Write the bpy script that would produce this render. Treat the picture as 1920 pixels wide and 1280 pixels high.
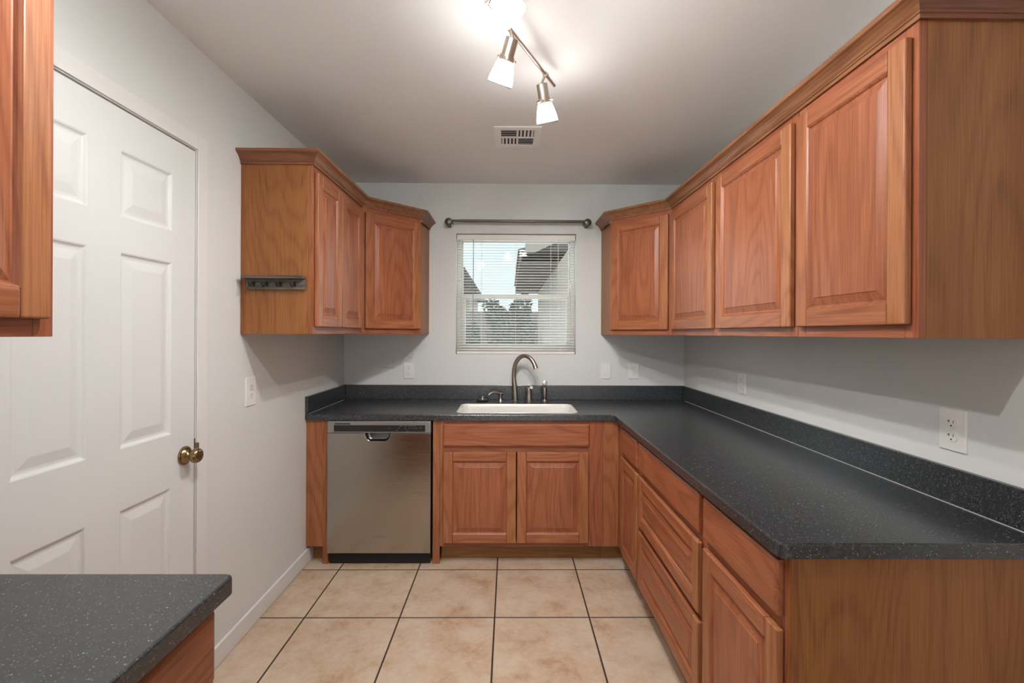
import bpy, bmesh, math, random
from mathutils import Vector, Matrix
random.seed(7)
for o in list(bpy.data.objects):
    bpy.data.objects.remove(o)
SC = bpy.context.scene
COL = SC.collection
PI = math.pi

# ------------------------------------------------------------------ camera
H = 1.3595
cam = bpy.data.cameras.new('camera')
cam_o = bpy.data.objects.new('camera', cam)
COL.objects.link(cam_o)
cam.sensor_fit = 'HORIZONTAL'
cam.sensor_width = 36.0
cam.lens = 36.0 * 879.93 / 1920.0
cam.shift_x = -(963.543 - 960.0) / 1920.0
cam.shift_y = (624.233 - 640.0) / 1920.0
cam.clip_start = 0.02
cam_o.matrix_world = (Matrix.Translation((0, 0, H)) @ Matrix.Rotation(-0.0096, 4, 'Z')
                      @ Matrix.Rotation(PI / 2, 4, 'X') @ Matrix.Rotation(0.0043, 4, 'Z'))
SC.camera = cam_o

# ------------------------------------------------------------------ world, exposure
W = bpy.data.worlds.new('overcast_sky')
SC.world = W
W.use_nodes = True
wn, wl = W.node_tree.nodes, W.node_tree.links
wn.clear()
w_out = wn.new('ShaderNodeOutputWorld')
w_bg = wn.new('ShaderNodeBackground')
w_tc = wn.new('ShaderNodeTexCoord')
w_nz = wn.new('ShaderNodeTexNoise')
w_nz.inputs['Scale'].default_value = 2.2
w_nz.inputs['Detail'].default_value = 4
w_rp = wn.new('ShaderNodeValToRGB')
w_rp.color_ramp.elements[0].position = 0.35
w_rp.color_ramp.elements[0].color = (0.74, 0.83, 0.87, 1)
w_rp.color_ramp.elements[1].position = 0.62
w_rp.color_ramp.elements[1].color = (0.93, 0.96, 0.97, 1)
wl.new(w_tc.outputs['Generated'], w_nz.inputs['Vector'])
wl.new(w_nz.outputs['Fac'], w_rp.inputs['Fac'])
wl.new(w_rp.outputs['Color'], w_bg.inputs['Color'])
wl.new(w_bg.outputs['Background'], w_out.inputs['Surface'])
w_bg.inputs['Strength'].default_value = 1.0

SC.view_settings.view_transform = 'Standard'
SC.view_settings.look = 'None'
SC.view_settings.exposure = 0.40
SC.view_settings.gamma = 1.0
SC.view_settings.use_curve_mapping = False

BULB_W = 22.0          # each bulb of the ceiling track
def area_light(name, loc, rot, sx, sy, watts, col):
    l = bpy.data.lights.new(name, 'AREA')
    l.shape = 'RECTANGLE'; l.size = sx; l.size_y = sy
    l.energy = watts; l.color = col
    o = bpy.data.objects.new(name, l)
    COL.objects.link(o); o.location = loc; o.rotation_euler = rot
    return o
# added fill light, unseen, shining in through the rear gap behind the camera
area_light('rear_fill', (0.6, -3.38, 1.25), (PI / 2, 0, 0), 3.2, 2.2, 11.0, (1.0, 0.985, 0.96))
# daylight arriving at the kitchen window
area_light('window_daylight', (0.05, 3.75, 1.66), (-PI / 2, 0, 0), 0.9, 0.9, 5.0, (0.93, 0.97, 1.0))

# ------------------------------------------------------------------ room measures
D = 3.392; XL = -1.1906; XR = 1.2684; YB = -3.2; CZ = 2.438
CT = 0.881; CTK = 0.035; CF = 2.748; CXR = 0.618; CYE = 1.064
FY = 2.766; FXR = 0.651; TOE = 0.102
UB = 1.351; UT = 2.113; UXR = 0.9640; UXL = -0.8740
G = 0.0012

# ------------------------------------------------------------------ materials
def new_mat(name):
    m = bpy.data.materials.new(name); m.use_nodes = True
    nt = m.node_tree; b = nt.nodes['Principled BSDF']
    return m, nt, b
def simple(name, col, rough=0.5, metal=0.0, spec=0.5, emit=None, es=1.0):
    m, nt, b = new_mat(name)
    b.inputs['Base Color'].default_value = (*col, 1)
    b.inputs['Roughness'].default_value = rough
    b.inputs['Metallic'].default_value = metal
    b.inputs['Specular IOR Level'].default_value = spec
    if emit:
        b.inputs['Emission Color'].default_value = (*emit, 1)
        b.inputs['Emission Strength'].default_value = es
    return m
def N(nt, t, **kw):
    n = nt.nodes.new(t)
    for k, v in kw.items():
        if k in n.inputs: n.inputs[k].default_value = v
        else: setattr(n, k, v)
    return n
def ramp(nt, stops):
    r = nt.nodes.new('ShaderNodeValToRGB')
    e = r.color_ramp.elements
    while len(e) > 1: e.remove(e[0])
    e[0].position = stops[0][0]; e[0].color = (*stops[0][1], 1)
    for p, c in stops[1:]:
        x = e.new(p); x.color = (*c, 1)
    return r
def math_n(nt, op, a=None, b=None):
    n = nt.nodes.new('ShaderNodeMath'); n.operation = op
    for i, v in enumerate((a, b)):
        if v is None: continue
        if isinstance(v, (int, float)): n.inputs[i].default_value = v
        else: nt.links.new(v, n.inputs[i])
    return n.outputs[0]

def oak(name, axis, dark, mid, light, rings=125.0, rough=0.40):
    m, nt, b = new_mat(name); L = nt.links.new
    tc = N(nt, 'ShaderNodeTexCoord'); geo = N(nt, 'ShaderNodeNewGeometry')
    oi = N(nt, 'ShaderNodeObjectInfo')
    rnd = math_n(nt, 'ADD', geo.outputs['Random Per Island'], oi.outputs['Random'])
    off = N(nt, 'ShaderNodeVectorMath', operation='SCALE'); off.inputs[0].default_value = (7.3, 3.1, 9.7)
    L(rnd, off.inputs['Scale'])
    add = N(nt, 'ShaderNodeVectorMath', operation='ADD')
    L(tc.outputs['Object'], add.inputs[0]); L(off.outputs[0], add.inputs[1])
    def stretch(across, along):
        mp = N(nt, 'ShaderNodeMapping')
        s = [across] * 3; s[axis] = along
        mp.inputs['Scale'].default_value = s
        L(add.outputs[0], mp.inputs['Vector']); return mp.outputs[0]
    n1 = N(nt, 'ShaderNodeTexNoise', Scale=1.0, Detail=1.5, Roughness=0.45)
    L(stretch(4.2, 0.55), n1.inputs['Vector'])
    s = math_n(nt, 'SINE', math_n(nt, 'MULTIPLY', n1.outputs['Fac'], rings))
    s = math_n(nt, 'MULTIPLY', math_n(nt, 'ADD', s, 1.0), 0.5)
    s = math_n(nt, 'POWER', s, 3.0)
    n2 = N(nt, 'ShaderNodeTexNoise', Scale=1.0, Detail=3.0, Roughness=0.6)
    L(stretch(260.0, 5.0), n2.inputs['Vector'])
    n3 = N(nt, 'ShaderNodeTexNoise', Scale=1.0, Detail=2.0)
    L(stretch(11.0, 0.8), n3.inputs['Vector'])
    f = math_n(nt, 'ADD', math_n(nt, 'MULTIPLY', math_n(nt, 'MULTIPLY', s, n2.outputs['Fac']), 0.22), math_n(nt, 'MULTIPLY', n2.outputs['Fac'], 0.56))
    f = math_n(nt, 'ADD', f, math_n(nt, 'MULTIPLY', n3.outputs['Fac'], 0.22))
    f = math_n(nt, 'ADD', f, math_n(nt, 'MULTIPLY', math_n(nt, 'SUBTRACT', geo.outputs['Random Per Island'], 0.5), -0.14))
    r = ramp(nt, [(0.29, light), (0.41, mid), (0.66, dark)])
    L(f, r.inputs['Fac'])
    hs = N(nt, 'ShaderNodeHueSaturation')
    L(r.outputs['Color'], hs.inputs['Color'])
    L(math_n(nt, 'ADD', math_n(nt, 'MULTIPLY', geo.outputs['Random Per Island'], 0.020), 0.494), hs.inputs['Hue'])
    L(hs.outputs['Color'], b.inputs['Base Color'])
    b.inputs['Roughness'].default_value = rough
    b.inputs['Specular IOR Level'].default_value = 0.45
    bp = N(nt, 'ShaderNodeBump', Strength=0.10, Distance=0.001)
    L(n2.outputs['Fac'], bp.inputs['Height']); L(bp.outputs['Normal'], b.inputs['Normal'])
    return m
OD, OM, OL = (0.190, 0.051, 0.020), (0.325, 0.103, 0.045), (0.405, 0.148, 0.071)
OAK_V = oak('oak_vertical_grain', 2, OD, OM, OL)
OAK_H = oak('oak_horizontal_grain', 0, OD, OM, OL)
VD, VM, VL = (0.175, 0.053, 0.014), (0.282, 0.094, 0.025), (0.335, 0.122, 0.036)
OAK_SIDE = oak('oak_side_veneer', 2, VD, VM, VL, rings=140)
OAK_MOLD = oak('oak_moulding', 0, (0.12, 0.039, 0.017), (0.225, 0.080, 0.037), (0.30, 0.118, 0.058))
OAK_MOLD_Y = oak('oak_moulding_lengthwise', 1, (0.12, 0.039, 0.017), (0.225, 0.080, 0.037), (0.30, 0.118, 0.058))
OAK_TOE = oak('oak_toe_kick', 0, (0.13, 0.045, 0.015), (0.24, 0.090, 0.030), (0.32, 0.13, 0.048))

def paint(name, col, bump=0.05, scale=90.0, rough=0.6):
    m, nt, b = new_mat(name); L = nt.links.new
    tc = N(nt, 'ShaderNodeTexCoord')
    n = N(nt, 'ShaderNodeTexNoise', Scale=scale, Detail=3.0)
    L(tc.outputs['Object'], n.inputs['Vector'])
    bp = N(nt, 'ShaderNodeBump', Strength=bump, Distance=0.004)
    L(n.outputs['Fac'], bp.inputs['Height']); L(bp.outputs['Normal'], b.inputs['Normal'])
    b.inputs['Base Color'].default_value = (*col, 1)
    b.inputs['Roughness'].default_value = rough
    b.inputs['Specular IOR Level'].default_value = 0.3
    return m
WALL = paint('white_wall_paint', (0.690, 0.705, 0.695), 0.10, 60.0)
CEIL = paint('white_ceiling_paint', (0.86, 0.865, 0.86), 0.22, 26.0, 0.8)
TRIM = paint('white_trim_paint', (0.73, 0.73, 0.72), 0.02, 40.0, 0.4)
DOORW = paint('white_door_paint', (0.70, 0.72, 0.715), 0.02, 50.0, 0.42)
PLASTIC = simple('white_plastic', (0.80, 0.795, 0.77), 0.35)
VINYL = simple('white_vinyl', (0.74, 0.73, 0.70), 0.4)
SLAT = simple('white_blind_slat', (0.80, 0.78, 0.74), 0.45)
DARK = simple('dark_slot', (0.012, 0.011, 0.010), 0.6)
BLACK = simple('black_plastic', (0.012, 0.012, 0.013), 0.35)
VOID = simple('black_toe_recess', (0.006, 0.006, 0.006), 0.7)
NICKEL = simple('brushed_nickel', (0.44, 0.40, 0.35), 0.28, 1.0)
BRONZE = simple('antique_brass', (0.30, 0.215, 0.12), 0.27, 1.0)
ROD = simple('pewter_rod', (0.13, 0.12, 0.11), 0.35, 0.9)
SATIN = simple('satin_nickel_lamp', (0.56, 0.49, 0.43), 0.3, 1.0)
PANELGREY = simple('grey_metal_trim', (0.36, 0.36, 0.355), 0.35, 0.8)
CAULK = simple('white_caulk', (0.62, 0.62, 0.60), 0.6)
ICON = simple('panel_print', (0.20, 0.20, 0.20), 0.6)
LETTER = simple('faded_lettering', (0.16, 0.14, 0.12), 0.5)
SINKM = simple('white_sink_enamel', (0.80, 0.78, 0.74), 0.22)
CHROME = simple('chrome', (0.70, 0.70, 0.70), 0.12, 1.0)
IRON = simple('dark_iron_hook', (0.035, 0.030, 0.028), 0.45, 0.6)

def steel():
    m, nt, b = new_mat('brushed_stainless'); L = nt.links.new
    tc = N(nt, 'ShaderNodeTexCoord'); mp = N(nt, 'ShaderNodeMapping')
    mp.inputs['Scale'].default_value = (3.0, 3.0, 1300.0)
    n = N(nt, 'ShaderNodeTexNoise', Scale=1.0, Detail=2.0)
    L(tc.outputs['Object'], mp.inputs['Vector']); L(mp.outputs[0], n.inputs['Vector'])
    bp = N(nt, 'ShaderNodeBump', Strength=0.28, Distance=0.0005)
    L(n.outputs['Fac'], bp.inputs['Height']); L(bp.outputs['Normal'], b.inputs['Normal'])
    b.inputs['Base Color'].default_value = (0.44, 0.415, 0.38, 1)
    b.inputs['Metallic'].default_value = 1.0
    b.inputs['Roughness'].default_value = 0.17
    return m
STEEL = steel()

def counter_mat():
    m, nt, b = new_mat('charcoal_speckled_counter'); L = nt.links.new
    tc = N(nt, 'ShaderNodeTexCoord')
    v = N(nt, 'ShaderNodeTexVoronoi', Scale=430.0)
    v2 = N(nt, 'ShaderNodeTexVoronoi', Scale=250.0)
    n = N(nt, 'ShaderNodeTexNoise', Scale=120.0, Detail=3.0)
    for q in (v, v2, n): L(tc.outputs['Object'], q.inputs['Vector'])
    sep = N(nt, 'ShaderNodeSeparateColor'); L(v.outputs['Color'], sep.inputs['Color'])
    sep2 = N(nt, 'ShaderNodeSeparateColor'); L(v2.outputs['Color'], sep2.inputs['Color'])
    a = math_n(nt, 'MULTIPLY', math_n(nt, 'GREATER_THAN', sep.outputs[0], 0.90), math_n(nt, 'LESS_THAN', v.outputs['Distance'], 0.42))
    c = math_n(nt, 'MULTIPLY', math_n(nt, 'GREATER_THAN', sep2.outputs[1], 0.955), math_n(nt, 'LESS_THAN', v2.outputs['Distance'], 0.33))
    base = ramp(nt, [(0.35, (0.012, 0.0155, 0.020)), (0.60, (0.030, 0.035, 0.040)), (0.78, (0.066, 0.070, 0.074))])
    L(n.outputs['Fac'], base.inputs['Fac'])
    m1 = N(nt, 'ShaderNodeMixRGB'); m1.inputs['Color2'].default_value = (0.10, 0.105, 0.105, 1)
    L(a, m1.inputs['Fac']); L(base.outputs['Color'], m1.inputs['Color1'])
    m2 = N(nt, 'ShaderNodeMixRGB'); m2.inputs['Color2'].default_value = (0.24, 0.24, 0.23, 1)
    L(c, m2.inputs['Fac']); L(m1.outputs['Color'], m2.inputs['Color1'])
    L(m2.outputs['Color'], b.inputs['Base Color'])
    b.inputs['Roughness'].default_value = 0.27
    b.inputs['Specular IOR Level'].default_value = 1.0
    return m
COUNTER = counter_mat()

def tile_mat():
    m, nt, b = new_mat('beige_ceramic_tile'); L = nt.links.new
    T = 0.4529; TX = -0.0647; TY = 2.244
    tc = N(nt, 'ShaderNodeTexCoord'); sp = N(nt, 'ShaderNodeSeparateXYZ')
    L(tc.outputs['Object'], sp.inputs[0])
    us = math_n(nt, 'DIVIDE', math_n(nt, 'SUBTRACT', sp.outputs[0], TX), T)
    vs = math_n(nt, 'DIVIDE', math_n(nt, 'SUBTRACT', sp.outputs[1], TY), T)
    def edge(s):
        f = math_n(nt, 'FRACT', s)
        return math_n(nt, 'MINIMUM', f, math_n(nt, 'SUBTRACT', 1.0, f))
    e = math_n(nt, 'MINIMUM', edge(us), edge(vs))
    grout = math_n(nt, 'LESS_THAN', e, 0.0038 / T)
    cu = math_n(nt, 'FLOOR', us); cv = math_n(nt, 'FLOOR', vs)
    cb = N(nt, 'ShaderNodeCombineXYZ'); L(cu, cb.inputs[0]); L(cv, cb.inputs[1])
    wn_ = N(nt, 'ShaderNodeTexWhiteNoise'); wn_.noise_dimensions = '3D'; L(cb.outputs[0], wn_.inputs['Vector'])
    sc = N(nt, 'ShaderNodeVectorMath', operation='SCALE'); sc.inputs['Scale'].default_value = 9.0
    L(wn_.outputs['Color'], sc.inputs[0])
    ad = N(nt, 'ShaderNodeVectorMath', operation='ADD'); L(tc.outputs['Object'], ad.inputs[0]); L(sc.outputs[0], ad.inputs[1])
    n1 = N(nt, 'ShaderNodeTexNoise', Scale=6.5, Detail=6.0, Roughness=0.68)
    n2 = N(nt, 'ShaderNodeTexNoise', Scale=40.0, Detail=4.0, Roughness=0.7)
    L(ad.outputs[0], n1.inputs['Vector']); L(ad.outputs[0], n2.inputs['Vector'])
    f = math_n(nt, 'ADD', math_n(nt, 'MULTIPLY', n1.outputs['Fac'], 0.75), math_n(nt, 'MULTIPLY', n2.outputs['Fac'], 0.25))
    r = ramp(nt, [(0.36, (0.42, 0.275, 0.175)), (0.46, (0.52, 0.385, 0.275)), (0.57, (0.58, 0.465, 0.355)), (0.70, (0.62, 0.52, 0.41))])
    L(f, r.inputs['Fac'])
    mx = N(nt, 'ShaderNodeMixRGB'); mx.inputs['Color2'].default_value = (0.040, 0.022, 0.013, 1)
    L(grout, mx.inputs['Fac']); L(r.outputs['Color'], mx.inputs['Color1'])
    L(mx.outputs['Color'], b.inputs['Base Color'])
    L(math_n(nt, 'ADD', math_n(nt, 'MULTIPLY', grout, 0.4), 0.42), b.inputs['Roughness'])
    bp = N(nt, 'ShaderNodeBump', Strength=0.5, Distance=0.003)
    L(math_n(nt, 'SUBTRACT', 1.0, grout), bp.inputs['Height']); L(bp.outputs['Normal'], b.inputs['Normal'])
    return m
TILE = tile_mat()

def glass_mat():
    m, nt, b = new_mat('clear_window_glass'); nt.nodes.remove(b)
    out = [n for n in nt.nodes if n.type == 'OUTPUT_MATERIAL'][0]
    t = N(nt, 'ShaderNodeBsdfTransparent'); g = N(nt, 'ShaderNodeBsdfGlossy', Roughness=0.02)
    t.inputs['Color'].default_value = (0.93, 0.96, 0.95, 1)
    mx = N(nt, 'ShaderNodeMixShader'); mx.inputs[0].default_value = 0.045
    nt.links.new(t.outputs[0], mx.inputs[1]); nt.links.new(g.outputs[0], mx.inputs[2])
    nt.links.new(mx.outputs[0], out.inputs['Surface'])
    return m
GLASS = glass_mat()
def frosted():
    m, nt, b = new_mat('lit_frosted_glass'); L = nt.links.new
    b.inputs['Base Color'].default_value = (0.9, 0.88, 0.85, 1)
    b.inputs['Roughness'].default_value = 0.25
    b.inputs['Emission Color'].default_value = (1.0, 0.98, 0.95, 1)
    b.inputs['Emission Strength'].default_value = 20.0
    return m
FROST = frosted()
CLEARRIM = simple('clear_glass_rim', (0.80, 0.82, 0.80), 0.08, 0.0, 0.6, (1, 0.97, 0.92), 0.45)

def weathered():
    m, nt, b = new_mat('weathered_grey_wood'); L = nt.links.new
    tc = N(nt, 'ShaderNodeTexCoord'); mp = N(nt, 'ShaderNodeMapping')
    mp.inputs['Scale'].default_value = (6.0, 60.0, 90.0)
    n = N(nt, 'ShaderNodeTexNoise', Scale=1.0, Detail=4.0)
    L(tc.outputs['Object'], mp.inputs['Vector']); L(mp.outputs[0], n.inputs['Vector'])
    r = ramp(nt, [(0.3, (0.055, 0.042, 0.035)), (0.7, (0.17, 0.14, 0.12))])
    L(n.outputs['Fac'], r.inputs['Fac']); L(r.outputs['Color'], b.inputs['Base Color'])
    b.inputs['Roughness'].default_value = 0.7
    return m
WEATHER = weathered()
def noisy(name, c0, c1, scale, rough=0.8):
    m, nt, b = new_mat(name); L = nt.links.new
    tc = N(nt, 'ShaderNodeTexCoord'); n = N(nt, 'ShaderNodeTexNoise', Scale=scale, Detail=4.0)
    L(tc.outputs['Object'], n.inputs['Vector'])
    r = ramp(nt, [(0.35, c0), (0.65, c1)]); L(n.outputs['Fac'], r.inputs['Fac'])
    L(r.outputs['Color'], b.inputs['Base Color']); b.inputs['Roughness'].default_value = rough
    return m
STUCCO = noisy('tan_stucco', (0.60, 0.53, 0.46), (0.68, 0.61, 0.54), 30)
SOFFIT = noisy('brown_soffit_boards', (0.20, 0.15, 0.13), (0.28, 0.225, 0.20), 8)
FASCIA = noisy('cream_fascia', (0.55, 0.52, 0.45), (0.60, 0.57, 0.50), 10)
ROOFT = noisy('grey_roof_tile', (0.10, 0.09, 0.085), (0.20, 0.18, 0.17), 9)
GRAVEL = noisy('pale_gravel', (0.36, 0.38, 0.42), (0.62, 0.64, 0.68), 14)
LEAF = noisy('dark_green_leaf', (0.06, 0.08, 0.06), (0.19, 0.23, 0.16), 5)
BARK = noisy('brown_bark', (0.06, 0.045, 0.03), (0.12, 0.09, 0.06), 20)
BLOCK = noisy('grey_block_fence', (0.30, 0.27, 0.25), (0.38, 0.35, 0.33), 12)

# ------------------------------------------------------------------ mesh helpers
def link(name, bm, mats, parent=None, smooth=False, bevel=0.0, segs=2, loc=None, rot=None):
    me = bpy.data.meshes.new(name)
    bmesh.ops.recalc_face_normals(bm, faces=bm.faces)
    bm.to_mesh(me); bm.free()
    if not isinstance(mats, (list, tuple)): mats = [mats]
    for m in mats: me.materials.append(m)
    if smooth:
        for p in me.polygons: p.use_smooth = True
    o = bpy.data.objects.new(name, me); COL.objects.link(o)
    if parent is not None: o.parent = parent
    if loc is not None: o.location = loc
    if rot is not None: o.rotation_euler = rot
    if bevel > 0:
        md = o.modifiers.new('bevel', 'BEVEL'); md.width = bevel; md.segments = segs
        md.limit_method = 'ANGLE'; md.angle_limit = math.radians(40)
    if smooth:
        md = o.modifiers.new('split', 'EDGE_SPLIT'); md.split_angle = math.radians(42)
    return o
def tag(o, label, cat, group=None):
    o['label'] = label; o['category'] = cat
    if group: o['group'] = group
    return o
def thing(name, label, cat, loc=(0, 0, 0), rz=0.0, group=None):
    o = bpy.data.objects.new(name, None); COL.objects.link(o)
    o.empty_display_size = 0.05
    o.location = loc; o.rotation_euler = (0, 0, rz)
    return tag(o, label, cat, group)
def struct(o):
    o['kind'] = 'structure'; return o
def box(bm, x0, x1, y0, y1, z0, z1, mi=0):
    vs = [bm.verts.new((x, y, z)) for x in (x0, x1) for y in (y0, y1) for z in (z0, z1)]
    for f in ((0, 1, 3, 2), (4, 6, 7, 5), (0, 4, 5, 1), (2, 3, 7, 6), (0, 2, 6, 4), (1, 5, 7, 3)):
        bm.faces.new([vs[i] for i in f]).material_index = mi
def boxes(name, lst, mats, parent=None, bevel=0.0, **kw):
    bm = bmesh.new()
    for b in lst: box(bm, *b)
    return link(name, bm, mats, parent, bevel=bevel, **kw)
def loft(bm, loops, cap0=True, cap1=True, mi=0):
    rows = [[bm.verts.new(p) for p in lp] for lp in loops]
    n = len(rows[0])
    for a, b in zip(rows, rows[1:]):
        for i in range(n):
            bm.faces.new((a[i], a[(i + 1) % n], b[(i + 1) % n], b[i])).material_index = mi
    if cap0: bm.faces.new(list(reversed(rows[0]))).material_index = mi
    if cap1: bm.faces.new(rows[-1]).material_index = mi
def frame_of(d):
    d = Vector(d).normalized()
    u = d.cross(Vector((0, 0, 1)))
    if u.length < 1e-4: u = Vector((1, 0, 0))
    u.normalize(); return d, u, d.cross(u).normalized()
def lathe(bm, prof, origin, axis, n=24, mi=0, cap0=True, cap1=True):
    d, u, v = frame_of(axis); o = Vector(origin); loops = []
    for r, h in prof:
        loops.append([o + d * h + (u * math.cos(2 * PI * i / n) + v * math.sin(2 * PI * i / n)) * max(r, 1e-4) for i in range(n)])
    loft(bm, loops, cap0, cap1, mi)
def catmull(pts, k=6):
    P = [Vector(p) for p in pts]; out = []
    for i in range(len(P) - 1):
        a = P[max(i - 1, 0)]; b = P[i]; c = P[i + 1]; d = P[min(i + 2, len(P) - 1)]
        for j in range(k):
            t = j / k
            out.append(0.5 * ((2 * b) + (c - a) * t + (2 * a - 5 * b + 4 * c - d) * t * t + (3 * b - a - 3 * c + d) * t ** 3))
    out.append(P[-1]); return out
def tube(bm, pts, rad, n=14, mi=0):
    P = [Vector(p) for p in pts]
    if not isinstance(rad, (list, tuple)): rad = [rad] * len(P)
    elif len(rad) != len(P):
        m = len(rad) - 1
        rr = []
        for i in range(len(P)):
            t = i / (len(P) - 1) * m; k = min(int(t), m - 1)
            rr.append(rad[k] + (rad[k + 1] - rad[k]) * (t - k))
        rad = rr
    loops = []; u = None
    for i, p in enumerate(P):
        d = (P[min(i + 1, len(P) - 1)] - P[max(i - 1, 0)]).normalized()
        if u is None: _, u, _ = frame_of(d)
        u = (u - d * u.dot(d)).normalized(); v = d.cross(u)
        loops.append([p + (u * math.cos(2 * PI * j / n) + v * math.sin(2 * PI * j / n)) * rad[i] for j in range(n)])
    loft(bm, loops, True, True, mi)
def rrect(cx, cy, w, h, r, n=6):
    out = []
    for sx, sy, a0 in ((1, 1, 0), (-1, 1, PI / 2), (-1, -1, PI), (1, -1, 1.5 * PI)):
        for i in range(n + 1):
            a = a0 + PI / 2 * i / n
            out.append((cx + sx * (w / 2 - r) + r * math.cos(a), cy + sy * (h / 2 - r) + r * math.sin(a)))
    return out
def offset_poly(pts, d):
    n = len(pts); out = []
    for i in range(n):
        p0, p1, p2 = Vector(pts[i - 1]), Vector(pts[i]), Vector(pts[(i + 1) % n])
        a = (p1 - p0).normalized(); b = (p2 - p1).normalized()
        na = Vector((-a.y, a.x)); nb = Vector((-b.y, b.x))
        m = na + nb
        m = m / max(m.dot(na), 0.2) if m.length > 1e-6 else na
        q = p1 + m * d; out.append((q.x, q.y))
    return out

# ------------------------------------------------------------------ cabinet parts (local: x right, front towards -y, z up)
def nested(bm, x0, x1, z0, z1, rings, mi=0, put=None):
    put = put or (lambda x, y, z: (x, y, z))
    prev = None
    for ins, y in rings:
        lp = [bm.verts.new(put(x0 + ins, y, z0 + ins)), bm.verts.new(put(x1 - ins, y, z0 + ins)),
              bm.verts.new(put(x1 - ins, y, z1 - ins)), bm.verts.new(put(x0 + ins, y, z1 - ins))]
        if prev:
            for i in range(4):
                bm.faces.new((prev[i], prev[(i + 1) % 4], lp[(i + 1) % 4], lp[i])).material_index = mi
        prev = lp
    bm.faces.new(prev).material_index = mi
def panel_door(parent, name, x0, x1, z0, z1, yb=-0.0008, t=0.019, st=0.054, rail_grain=True, mats=None, label=None):
    yf = yb - t
    bm = bmesh.new()
    box(bm, x0, x0 + st, yf, yb, z0, z1, 0); box(bm, x1 - st, x1, yf, yb, z0, z1, 0)
    e = 0.0004
    box(bm, x0 + st + e, x1 - st - e, yf, yb, z0, z0 + st, 1)
    box(bm, x0 + st + e, x1 - st - e, yf, yb, z1 - st, z1, 1)
    d = link(name, bm, mats or [OAK_V, OAK_H], parent, bevel=0.0042, segs=3)
    bm = bmesh.new()
    s = st - 0.0005
    nested(bm, x0 + s, x1 - s, z0 + s, z1 - s,
           [(0, yf + 0.0016), (0.004, yf + 0.0045), (0.0075, yf + 0.0095), (0.011, yf + 0.0098), (0.034, yf + 0.0035), (0.0362, yf + 0.0016)])
    bm.faces.ensure_lookup_table()
    link('raised_panel', bm, [OAK_V] if name == 'door' else [OAK_H], d)
    if label: d['label'] = label
    return d
def slab_front(parent, name, x0, x1, z0, z1, yb=-0.0008, t=0.019):
    bm = bmesh.new()
    yf = yb - t
    vs = []
    loft(bm, [[(x0, yb, z0), (x1, yb, z0), (x1, yb, z1), (x0, yb, z1)],
              [(x0, yf + 0.006, z0), (x1, yf + 0.006, z0), (x1, yf + 0.006, z1), (x0, yf + 0.006, z1)],
              [(x0 + 0.004, yf + 0.0015, z0 + 0.004), (x1 - 0.004, yf + 0.0015, z0 + 0.004), (x1 - 0.004, yf + 0.0015, z1 - 0.004), (x0 + 0.004, yf + 0.0015, z1 - 0.004)],
              [(x0 + 0.010, yf, z0 + 0.010), (x1 - 0.010, yf, z0 + 0.010), (x1 - 0.010, yf, z1 - 0.010), (x0 + 0.010, yf, z1 - 0.010)]])
    return link(name, bm, [OAK_H], parent)
def face_frame(parent, w, z0, z1, left=0.038, right=0.038, bottom=0.038, top=0.038, mids=(), t=0.019, posts=()):
    bm = bmesh.new(); e = 0.0003
    box(bm, 0, left, 0, t, z0, z1, 0); box(bm, w - right, w, 0, t, z0, z1, 0)
    box(bm, left + e, w - right - e, 0.0003, t, z0, z0 + bottom, 1)
    box(bm, left + e, w - right - e, 0.0003, t, z1 - top, z1, 1)
    for m in mids: box(bm, left + e, w - right - e, 0.0003, t, m - 0.019, m + 0.019, 1)
    for p in posts: box(bm, p - 0.02, p + 0.02, 0.0004, t, z0 + bottom + e, z1 - top - e, 0)
    return link('face_frame', bm, [OAK_V, OAK_H], parent, bevel=0.0008, segs=1)
def carcass(parent, w, d, z0, z1, t=0.019, open_top=False):
    bm = bmesh.new()
    y0 = t + 0.0003; k = 0.012
    box(bm, 0.0005, k, y0, d, z0, z1); box(bm, w - k, w - 0.0005, y0, d, z0, z1)
    box(bm, k, w - k, y0, d, z0 + 0.004, z0 + 0.016)
    if not open_top: box(bm, k, w - k, y0, d, z1 - 0.014, z1 - 0.002)
    box(bm, k, w - k, d - 0.008, d, z0 + 0.016, z1 - 0.014)
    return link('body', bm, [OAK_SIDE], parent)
def end_panel(parent, side, w, d, z0, z1, t=0.019):
    """finished oak end: thin veneer with a scribe strip at the wall and a rail at the top"""
    s = -1 if side < 0 else 1
    x = 0.0 if side < 0 else w
    bm = bmesh.new()
    def bx(a, b, y0, y1, q0, q1):
        xa, xb = sorted((x + s * a, x + s * b)); box(bm, xa, xb, y0, y1, q0, q1)
    bx(-0.006, 0.0002, t + 0.0006, d - 0.0195, z0, z1 - 0.012)
    bx(-0.006, 0.0022, d - 0.019, d, z0, z1)
    bx(-0.006, 0.0020, t + 0.0006, d - 0.0195, z1 - 0.0115, z1)
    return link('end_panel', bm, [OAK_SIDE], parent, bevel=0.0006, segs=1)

def upper(label, loc, rz, w, doors, d=0.3043, end=0, zb=UB, zt=UT, name='wall_cabinet', split=False, group=None, fl=0.038, fr=0.038):
    root = thing(name, label, 'cabinet', (loc[0], loc[1], zb), rz, group)
    h = zt - zb
    carcass(root, w, d, 0, h)
    face_frame(root, w, 0, h, left=fl, right=fr)
    for (a, b) in doors:
        panel_door(root, 'door', a, b, 0.033, h - 0.040)
    if end: end_panel(root, end, w, d, 0, h)
    return root

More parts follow.
